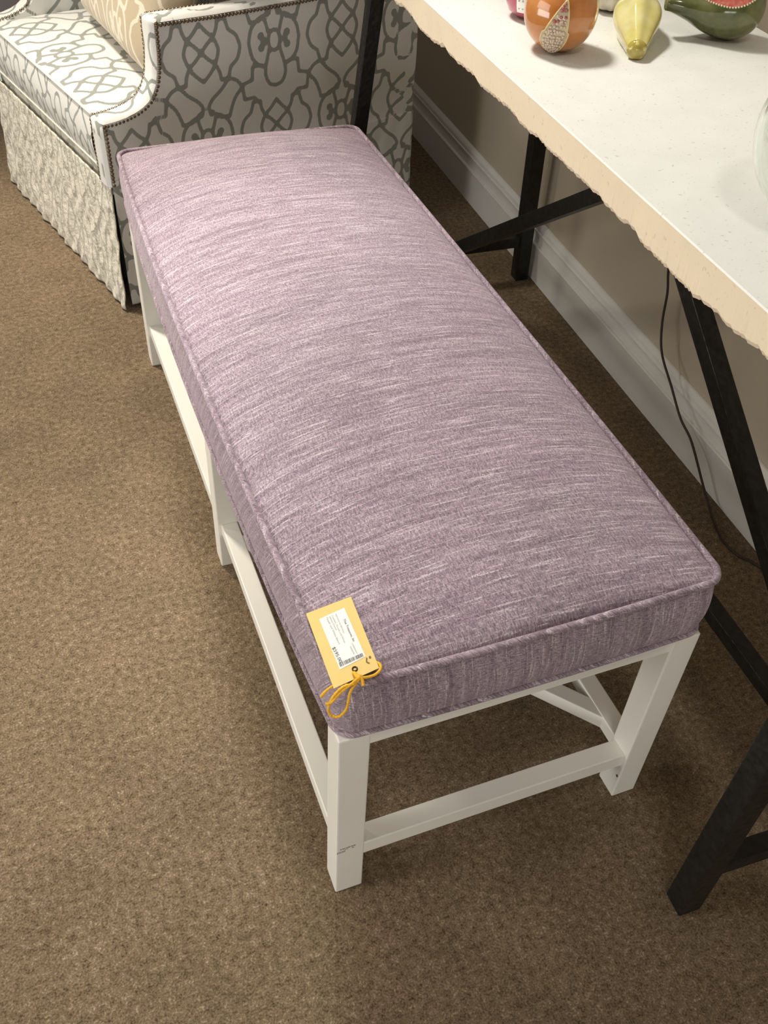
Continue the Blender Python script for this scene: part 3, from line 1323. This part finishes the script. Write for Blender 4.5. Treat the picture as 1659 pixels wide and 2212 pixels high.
bm = bmesh.new()
g_ = []
for i in range(31):
    el, azc, w = split_line(i / 30)
    g_.append([bm.verts.new(on_sphere(azc + w * (2 * j / 12 - 1), el, RP * (1.024 - 0.004 * (1 - (2 * j / 12 - 1) ** 2)))) for j in range(13)])
for i in range(30):
    for j in range(12):
        bm.faces.new((g_[i][j], g_[i][j + 1], g_[i + 1][j + 1], g_[i + 1][j]))
bmesh.ops.remove_doubles(bm, verts=bm.verts, dist=0.0001)
split = link_mesh('split', bm, PITH, pom, True)
rim = []
for i in range(31):
    el, azc, w = split_line(i / 30)
    rim.append(on_sphere(azc - w, el, RP * 1.024))
for i in range(30, -1, -1):
    el, azc, w = split_line(i / 30)
    rim.append(on_sphere(azc + w, el, RP * 1.024))
bm = bmesh.new()
tube(bm, rim[1:-1], 0.0010, 6, True)
link_mesh('rim', bm, mat_glaze('yellow_rim_glaze', [(0.62, 0.50, 0.22), (0.70, 0.60, 0.32)], 40), split, True)
bm = bmesh.new()
lathe(bm, [(0.0, -0.0026), (0.0018, -0.0018), (0.0026, 0), (0.0018, 0.0018), (0, 0.0026)], 8)
seed0 = link_mesh('seed', bm, SEED, split, True)
seedr = None
k = 0
for i in range(1, 30, 1):
    if i % 5 in (2, 4):
        continue
    el, azc, w = split_line(i / 30)
    cnt = max(1, int(w * RP / 0.0026))
    for j in range(cnt):
        az = azc + w * 0.8 * ((2 * (j + 0.5 + random.uniform(-.2, .2)) / cnt) - 1)
        p = on_sphere(az, el + random.uniform(-.03, .03), RP * 1.022)
        if i > 19 and random.random() < 0.7:
            if seedr is None:
                seedr = seed0.copy()
                seedr.data = seed0.data.copy()
                seedr.data.materials[0] = SEEDR
                o = seedr
            else:
                o = seedr.copy()
            C.objects.link(o)
        elif k == 0:
            o = seed0
            k = 1
        else:
            o = seed0.copy()
            C.objects.link(o)
        o.parent = split
        o.location = p

# pink fruit behind it, with a white sticker
KC = Vector((0.619, 0.885, TZ))
pk = thing('ceramic_fruit', 'pink ceramic fruit with a white sticker behind the orange pomegranate', 'ornament', KC)
bm = bmesh.new()
lathe(bm, [(0, 0.0005), (0.018, 0.0), (0.034, 0.010), (0.0425, 0.028), (0.0435, 0.044), (0.038, 0.064), (0.024, 0.080), (0.010, 0.085), (0, 0.083)], 48)
pko = link_mesh('body', bm, mat_glaze('pink_glaze', [(0.40, 0.06, 0.10), (0.55, 0.14, 0.20)], 18), pk, True)
bm = bmesh.new()
kf = (Vector((-0.2062, -0.5727, 0)) - Vector((KC.x, KC.y, 0))).normalized()
kr = Vector((-kf.y, kf.x, 0))
WHITE = solid('white_paper', (0.86, 0.87, 0.83), 0.6, 0, 0.01)
INK = solid('label_ink', (0.10, 0.10, 0.11), 0.6, 0, 0.02)
INKG = solid('pale_label_ink', (0.42, 0.43, 0.42), 0.6, 0, 0.02)


def kpt(az, z, rr):
    return (kf * math.cos(az) + kr * math.sin(az)) * rr + Vector((0, 0, z))


gg = [[bm.verts.new(kpt(math.radians(-30 + 34 * i / 8), 0.014 + 0.034 * j / 6, [0.0377, 0.0402, 0.0420, 0.0432, 0.0440, 0.0444, 0.0446][j])) for j in range(7)] for i in range(9)]
for i in range(8):
    for j in range(6):
        bm.faces.new((gg[i][j], gg[i + 1][j], gg[i + 1][j + 1], gg[i][j + 1]))
stk = link_mesh('sticker', bm, WHITE, pk, True)
bm = bmesh.new()
for i in range(1, 8, 2):
    for j in range(1, 6, 2):
        az0, az1 = math.radians(-30 + 34 * i / 8), math.radians(-30 + 34 * (i + 0.9) / 8)
        z0 = 0.014 + 0.034 * j / 6
        rr = [0.0377, 0.0402, 0.0420, 0.0432, 0.0440, 0.0444, 0.0446][j] + 0.0006
        bm.faces.new([bm.verts.new(kpt(a_, z_, rr)) for a_, z_ in ((az0, z0), (az1, z0), (az1, z0 + 0.003), (az0, z0 + 0.003))])
link_mesh('sticker_print', bm, INKG, stk)

# yellow fruit lying with its blunt tip forward
YG = mat_glaze('yellow_glaze', [(0.50, 0.42, 0.10), (0.64, 0.57, 0.19), (0.72, 0.67, 0.34)], 14)
p0, p1 = Vector((0.683, 0.667, TZ + 0.0125)), Vector((0.790, 0.850, TZ + 0.038))
yf = thing('ceramic_fruit', 'yellow ceramic fruit lying with its blunt brown tip forward, beside the green fig', 'ornament', (p0.x, p0.y, TZ))
ax = (p1 - p0)
L_ = ax.length
q_ = ax.to_track_quat('Z', 'X').to_matrix().to_4x4()
yp = [(0, -0.003), (0.008, -0.002), (0.0125, 0.002), (0.0145, 0.010), (0.0185, 0.025), (0.0235, 0.045), (0.0295, 0.068), (0.034, 0.090), (0.0350, 0.110),
      (0.032, 0.135), (0.024, 0.160), (0.014, 0.185), (0.009, 0.205), (0.006, 0.215), (0, 0.217)]
bm = bmesh.new()
cur = catmull([(r, 0, z) for r, z in yp], 4)
lathe(bm, [(max(0, c.x) if 0 < i < len(cur) - 1 else 0, c.z) for i, c in enumerate(cur)], 60, Matrix.Translation(p0 - Vector((p0.x, p0.y, TZ))) @ q_,
      lambda a, r, z: r * (1 + 0.075 * math.cos(5 * a + 0.6)))
for v in bm.verts:
    v.co.z = max(v.co.z, 0.0003)
link_mesh('body', bm, YG, yf, True)
bm = bmesh.new()
lathe(bm, [(0, -0.0042), (0.008, -0.0032), (0.0132, 0.0018), (0.0150, 0.0060), (0.0140, 0.0075)], 36, Matrix.Translation(p0 - Vector((p0.x, p0.y, TZ))) @ q_)
for v in bm.verts:
    v.co.z = max(v.co.z, 0.0002)
tip = link_mesh('tip', bm, mat_glaze('olive_tip_glaze', [(0.38, 0.29, 0.05), (0.50, 0.41, 0.10)], 60), yf, True)

# green fig cut open over red flesh
FCn = Vector((0.868, 0.722, TZ))
fg = thing('ceramic_fig', 'green ceramic fig cut open on red flesh near the back of the slab', 'ornament', FCn)
GG = mat_glaze('green_glaze', [(0.065, 0.075, 0.022), (0.12, 0.135, 0.045), (0.20, 0.20, 0.09)], 22, 0.15)
fx = Vector((0.93, -0.36, 0)).normalized()      # from stem to blunt end
fy = Vector((-fx.y, fx.x, 0))
FR = 0.048
figp = [(-0.094, 0.0, 0.048), (-0.0935, 0.0095, 0.048), (-0.092, 0.0115, 0.048), (-0.083, 0.0125, 0.047), (-0.070, 0.0155, 0.045), (-0.055, 0.021, 0.0440), (-0.038, 0.0295, 0.043),
        (-0.018, 0.039, 0.0445), (0.004, 0.0445, 0.0455), (0.024, 0.0445, 0.0465), (0.042, 0.036, 0.0475), (0.054, 0.020, 0.048), (0.058, 0.0, 0.048)]
figc = catmull(figp, 4)


def fig_shell(f, ang):
    """f index along axis, ang 0 = up"""
    c = figc[f]
    return fx * c.x + fy * (max(c.y, 0.0004) * math.sin(ang)) + Vector((0, 0, c.z + max(c.y, 0.0004) * math.cos(ang) * 1.0))


def opening(f):
    x = figc[f].x
    if -0.052 < x < 0.047:
        q = (x + 0.0025) / 0.0495
        return math.radians(56) * max(0, 1 - q * q) ** 0.6
    return 0.0


bm = bmesh.new()
rowsf = []
SG = 48
tiltf = math.radians(19)      # the cut faces up and towards the front
for f in range(len(figc)):
    o_ = opening(f)
    sgn_ = 1 if True else -1
    rowsf.append([bm.verts.new(fig_shell(f, tiltf * -1 + o_ + (2 * math.pi - 2 * o_) * k / SG)) for k in range(SG + 1)])
for a, b in zip(rowsf, rowsf[1:]):
    for k in range(SG):
        bm.faces.new((a[k], a[k + 1], b[k + 1], b[k]))
bmesh.ops.remove_doubles(bm, verts=bm.verts, dist=0.0002)
bmesh.ops.recalc_face_normals(bm, faces=bm.faces)
zmin = min(v.co.z for v in bm.verts)
bm.transform(Matrix.Translation((0, 0, -zmin + 0.0004)))
FO = -zmin + 0.0004
skin = link_mesh('skin', bm, GG, fg, True)
bm = bmesh.new()
rowsf = []
for f in range(len(figc)):
    o_ = opening(f)
    if o_ > 0:
        row = []
        for k in range(13):
            a_ = -tiltf - o_ + 2 * o_ * k / 12
            c = figc[f]
            ctr = fx * c.x + Vector((0, 0, c.z))
            p = fig_shell(f, a_)
            dd = 0.80 + 0.17 * abs(k / 6 - 1) ** 2
            row.append(bm.verts.new(ctr + (p - ctr) * dd + Vector((0, 0, FO + 0.0009 * math.sin(k * 5 + f * 3)))))
        rowsf.append(row)
for a, b in zip(rowsf, rowsf[1:]):
    for k in range(12):
        bm.faces.new((a[k], a[k + 1], b[k + 1], b[k]))
link_mesh('flesh', bm, mat_glaze('red_flesh_glaze', [(0.35, 0.05, 0.04), (0.50, 0.12, 0.09), (0.60, 0.26, 0.20)], 90, 0.25), fg, True)
bead_m = mat_glaze('cream_bead_glaze', [(0.60, 0.55, 0.34), (0.72, 0.68, 0.48)], 40)
edge = []
for f in range(len(figc)):
    o_ = opening(f)
    if o_ > 0:
        edge.append(fig_shell(f, -tiltf - o_) + Vector((0, 0, FO)))
bm = bmesh.new()
lathe(bm, [(0.0, -0.0016), (0.0012, -0.001), (0.0016, 0), (0.0012, 0.001), (0, 0.0016)], 8)
bead0 = link_mesh('rim_bead', bm, bead_m, fg, True)
ed2 = catmull(edge, 4)
nxt, acc, first = 0.0, 0.0, True
for a, b in zip(ed2, ed2[1:]):
    l = (b - a).length
    while nxt <= acc + l:
        o = bead0 if first else bead0.copy()
        if not first:
            C.objects.link(o)
            o.parent = fg
        first = False
        o.location = a + (b - a) * ((nxt - acc) / max(l, 1e-6))
        nxt += 0.0042
    acc += l

# cream ribbed ceramic bulb behind the yellow fruit
GC = Vector((0.772, 0.890, TZ))
gb = tag(bpy.data.objects.new('x', None), '', '') if False else None
bm = bmesh.new()
lathe(bm, [(0, 0.0003), (0.016, 0.0), (0.034, 0.007), (0.043, 0.022), (0.0415, 0.038), (0.030, 0.055), (0.015, 0.070), (0.008, 0.085), (0.006, 0.098), (0, 0.1)],
      72, None, lambda a, r, z: r * (1 + 0.055 * math.cos(12 * a)))
go = link_mesh('ceramic_bulb', bm, mat_glaze('cream_glaze', [(0.62, 0.58, 0.46), (0.74, 0.70, 0.60)], 20), None, True)
go.location = GC
tag(go, 'cream ribbed ceramic bulb behind the yellow ceramic fruit', 'ornament')

# clear glass bowl vase at the right
m, nt, b = new_mat('clear_glass')
b.inputs['Base Color'].default_value = (0.93, 0.97, 0.94, 1)
b.inputs['Roughness'].default_value = 0.01
b.inputs['Transmission Weight'].default_value = 1.0
b.inputs['IOR'].default_value = 1.45
f = noise(nt, coords(nt), 8, 2)
bump(nt, b, f, 0.05, 0.001)
GR = 0.0965
prf = []
for k in range(29):
    a = math.radians(12 + 133 * k / 28)
    prf.append((GR * math.sin(a), GR * (0.978 - math.cos(a))))
outer = [(0.0, 0.0)] + [(0.018, 0.0)] + prf
top = prf[-1]
outer += [(top[0] + 0.002, top[1] + 0.006), (top[0] + 0.004, top[1] + 0.010), (top[0] + 0.001, top[1] + 0.011)]
inner = [(r - 0.0045, z + 0.0) for r, z in reversed(prf[:-1])]
inner = [(max(r, 0.004), max(z, 0.008)) for r, z in inner] + [(0.0, 0.008)]
bm = bmesh.new()
lathe(bm, outer + inner, 72)
bmesh.ops.recalc_face_normals(bm, faces=bm.faces)
vz = link_mesh('glass_vase', bm, m, None, True)
vz.location = (0.6165, 0.1707, TZ)
tag(vz, 'round clear glass vase on the near end of the stone slab', 'vase')

# ------------------------------------------------------------------ price tag on the bench
A_, B_, C_, D_ = (Vector(p) for p in ((-0.0044, 0.1055, 0.5085), (0.0505, 0.1069, 0.5165), (0.0475, 0.0054, 0.5105), (-0.0065, -0.0001, 0.5045)))
T0 = (A_ + B_ + C_ + D_) / 4
pt = thing('price_tag', 'yellow card price tag tied with yellow yarn on the near corner of the lilac bench', 'tag', T0)
nrm = (B_ - A_).cross(D_ - A_).normalized()
if nrm.z < 0:
    nrm = -nrm


def card(a, b, h=0.0):
    p = (A_ * (1 - a) + B_ * a) * (1 - b) + (D_ * (1 - a) + C_ * a) * b
    return p + nrm * h - T0


YC = solid('yellow_card', (0.78, 0.555, 0.155), 0.55, 0, 0.03, 40)
bm = bmesh.new()
na, nb = 12, 20
tp = [[bm.verts.new(card(i / na, j / nb, 0.0004)) for j in range(nb + 1)] for i in range(na + 1)]
bt = [[bm.verts.new(card(i / na, j / nb, -0.0002)) for j in range(nb + 1)] for i in range(na + 1)]
for i in range(na):
    for j in range(nb):
        bm.faces.new((tp[i][j], tp[i][j + 1], tp[i + 1][j + 1], tp[i + 1][j]))
        bm.faces.new((bt[i][j], bt[i + 1][j], bt[i + 1][j + 1], bt[i][j + 1]))
for i in range(na):
    bm.faces.new((tp[i][0], tp[i + 1][0], bt[i + 1][0], bt[i][0]))
    bm.faces.new((tp[i][nb], bt[i][nb], bt[i + 1][nb], tp[i + 1][nb]))
for j in range(nb):
    bm.faces.new((tp[0][j], bt[0][j], bt[0][j + 1], tp[0][j + 1]))
    bm.faces.new((tp[na][j], tp[na][j + 1], bt[na][j + 1], bt[na][j]))
bmesh.ops.recalc_face_normals(bm, faces=bm.faces)
crd = link_mesh('card', bm, YC, pt)


def patch(bm, a0, a1, b0, b1, h):
    bm.faces.new([bm.verts.new(card(a, b, h)) for a, b in ((a0, b0), (a1, b0), (a1, b1), (a0, b1))])


bm = bmesh.new()
lab = [(.215, .132), (.782, .112), (.828, .803), (.246, .826)]
bm.faces.new([bm.verts.new(card(a, b, 0.0007)) for a, b in lab])
bmesh.ops.recalc_face_normals(bm, faces=bm.faces)
lbl = link_mesh('paper_label', bm, WHITE, pt)


def text_on(body, a0, b0, b1, hgt, mat, a1=None):
    """flat lettering; baseline runs along b from b0 to b1, letters rise along +a"""
    cu = bpy.data.curves.new('lettering', 'FONT')
    cu.body = body
    cu.size = 1.0
    ob = bpy.data.objects.new('lettering', cu)
    C.objects.link(ob)
    dg = bpy.context.evaluated_depsgraph_get()
    me = bpy.data.meshes.new_from_object(ob.evaluated_get(dg))
    bpy.data.objects.remove(ob)
    xs = [v.co.x for v in me.vertices]
    x0, x1 = min(xs), max(xs)
    a1 = a0 if a1 is None else a1
    for v in me.vertices:
        f = (v.co.x - x0) / (x1 - x0)
        v.co = card(a0 + (a1 - a0) * f + v.co.y * hgt, b0 + (b1 - b0) * f, 0.0010)
    me.materials.clear()
    me.materials.append(mat)
    o = bpy.data.objects.new('lettering', me)
    C.objects.link(o)
    o.parent = lbl
    return o


text_on('Thai Treasures, Inc', .672, .255, .575, .068, INK, .700)
text_on('- .', .655, .150, .205, .07, INKG)
text_on('Upholstered Benches', .560, .150, .425, .050, INKG, .578)
text_on('Cushion. Purple and White', .478, .148, .545, .052, INKG, .520)
text_on('White Frame', .420, .148, .350, .050, INKG, .452)
text_on('Purple and White Bench', .358, .150, .535, .056, INKG, .405)
text_on('$595.00', .252, .540, .748, .098, INK, .285)
text_on('0100000053', .655, .585, .728, .040, INKG, .675)
text_on('0000595', .598, .610, .722, .040, INKG, .612)
bm = bmesh.new()
aa = 0.275
while aa < 0.795:
    w_ = random.choice((0.006, 0.010, 0.016))
    patch(bm, aa, min(aa + w_, .80), .748, .792 + 0.012 * (0.8 - aa), 0.0010)
    aa += w_ + random.choice((0.006, 0.010, 0.014))
bmesh.ops.recalc_face_normals(bm, faces=bm.faces)
link_mesh('barcode', bm, INK, lbl)
# small printed brown mark beside the hole
BRN = solid('brown_print', (0.16, 0.09, 0.04), 0.6)
bm = bmesh.new()


def disc_card(bm, a, b, ra, rb, h, n_=14):
    bm.faces.new([bm.verts.new(card(a + ra * math.cos(2 * math.pi * k / n_), b + rb * math.sin(2 * math.pi * k / n_), h)) for k in range(n_)])


disc_card(bm, .905, .835, .024, .018, 0.0007)
for i, (a, b) in enumerate(((.835, .830), (.825, .845), (.812, .860), (.812, .876), (.828, .888), (.842, .895))):
    disc_card(bm, a, b, .016, .009, 0.0007 + i * 0.00001)
link_mesh('printed_mark', bm, BRN, pt)
# eyelet
bm = bmesh.new()
ctr = card(.532, .892, 0.0009)
ux, uy = (B_ - A_).normalized(), nrm.cross((B_ - A_).normalized())
tube(bm, [ctr + (ux * math.cos(t) + uy * math.sin(t)) * 0.0026 for t in [2 * math.pi * k / 24 for k in range(24)]], 0.0009, 6, True)
link_mesh('eyelet', bm, solid('dark_bronze_eyelet', (0.05, 0.03, 0.015), 0.35, 0.7), pt, True)
# yarn
YARN = solid('yellow_yarn', (0.86, 0.46, 0.03), 0.8, 0, 0.15, 500)


def yarn(pts, r=0.00165):
    bm = bmesh.new()
    tube(bm, [p - T0 for p in catmull(pts, 8)], lambda f: r * (1 + 0.10 * math.sin(f * 160)), 8)
    return link_mesh('string', bm, YARN, pt, True)


yarn([(0.0193, 0.0095, .5085), (0.0195, 0.0060, .5125), (0.0198, -0.0005, .5145), (0.0225, -0.0025, .5160), (0.0235, -0.0060, .5140), (0.0235, -0.0105, .5100)], 0.0020)
yarn([(0.0190, -0.0015, .5150), (0.024, -0.0035, .5150), (0.031, -0.0035, .5130), (0.040, -0.0020, .5115), (0.0475, 0.0025, .5110), (0.0500, 0.0080, .5110), (0.0480, 0.0140, .5095), (0.042, 0.018, .5080)])
yarn([(0.0225, -0.0030, .5155), (0.0127, -0.0065, .5125), (0.0048, -0.0046, .5104), (-0.004, -0.0040, .5022), (-0.0118, -0.0045, .4889), (-0.0146, -0.0066, .4773),
      (-0.0111, -0.0095, .468), (-0.0036, -0.0125, .4686), (0.0036, -0.0130, .4789), (0.0069, -0.0110, .4931), (0.0101, -0.0090, .5055), (0.0200, -0.0045, .5150)])
yarn([(0.020, -0.0035, .5165), (0.010, -0.0062, .5120), (-0.0004, -0.0055, .5025), (-0.0104, -0.0060, .4900), (-0.0163, -0.0035, .4850)])
yarn([(0.002, 0.0075, .5022), (-0.0068, 0.0048, .5020), (-0.0145, 0.0029, .4995), (-0.0200, 0.0026, .4919)])
bm = bmesh.new()
kn = Vector((0.0215, -0.0022, .5155)) - T0
lathe(bm, [(0, -0.0032), (0.003, -0.002), (0.0036, 0), (0.0028, 0.002), (0, 0.003)], 14, Matrix.Translation(kn), lambda a, r, z: r * (1 + .2 * math.cos(3 * a)))
link_mesh('knot', bm, YARN, pt, True)
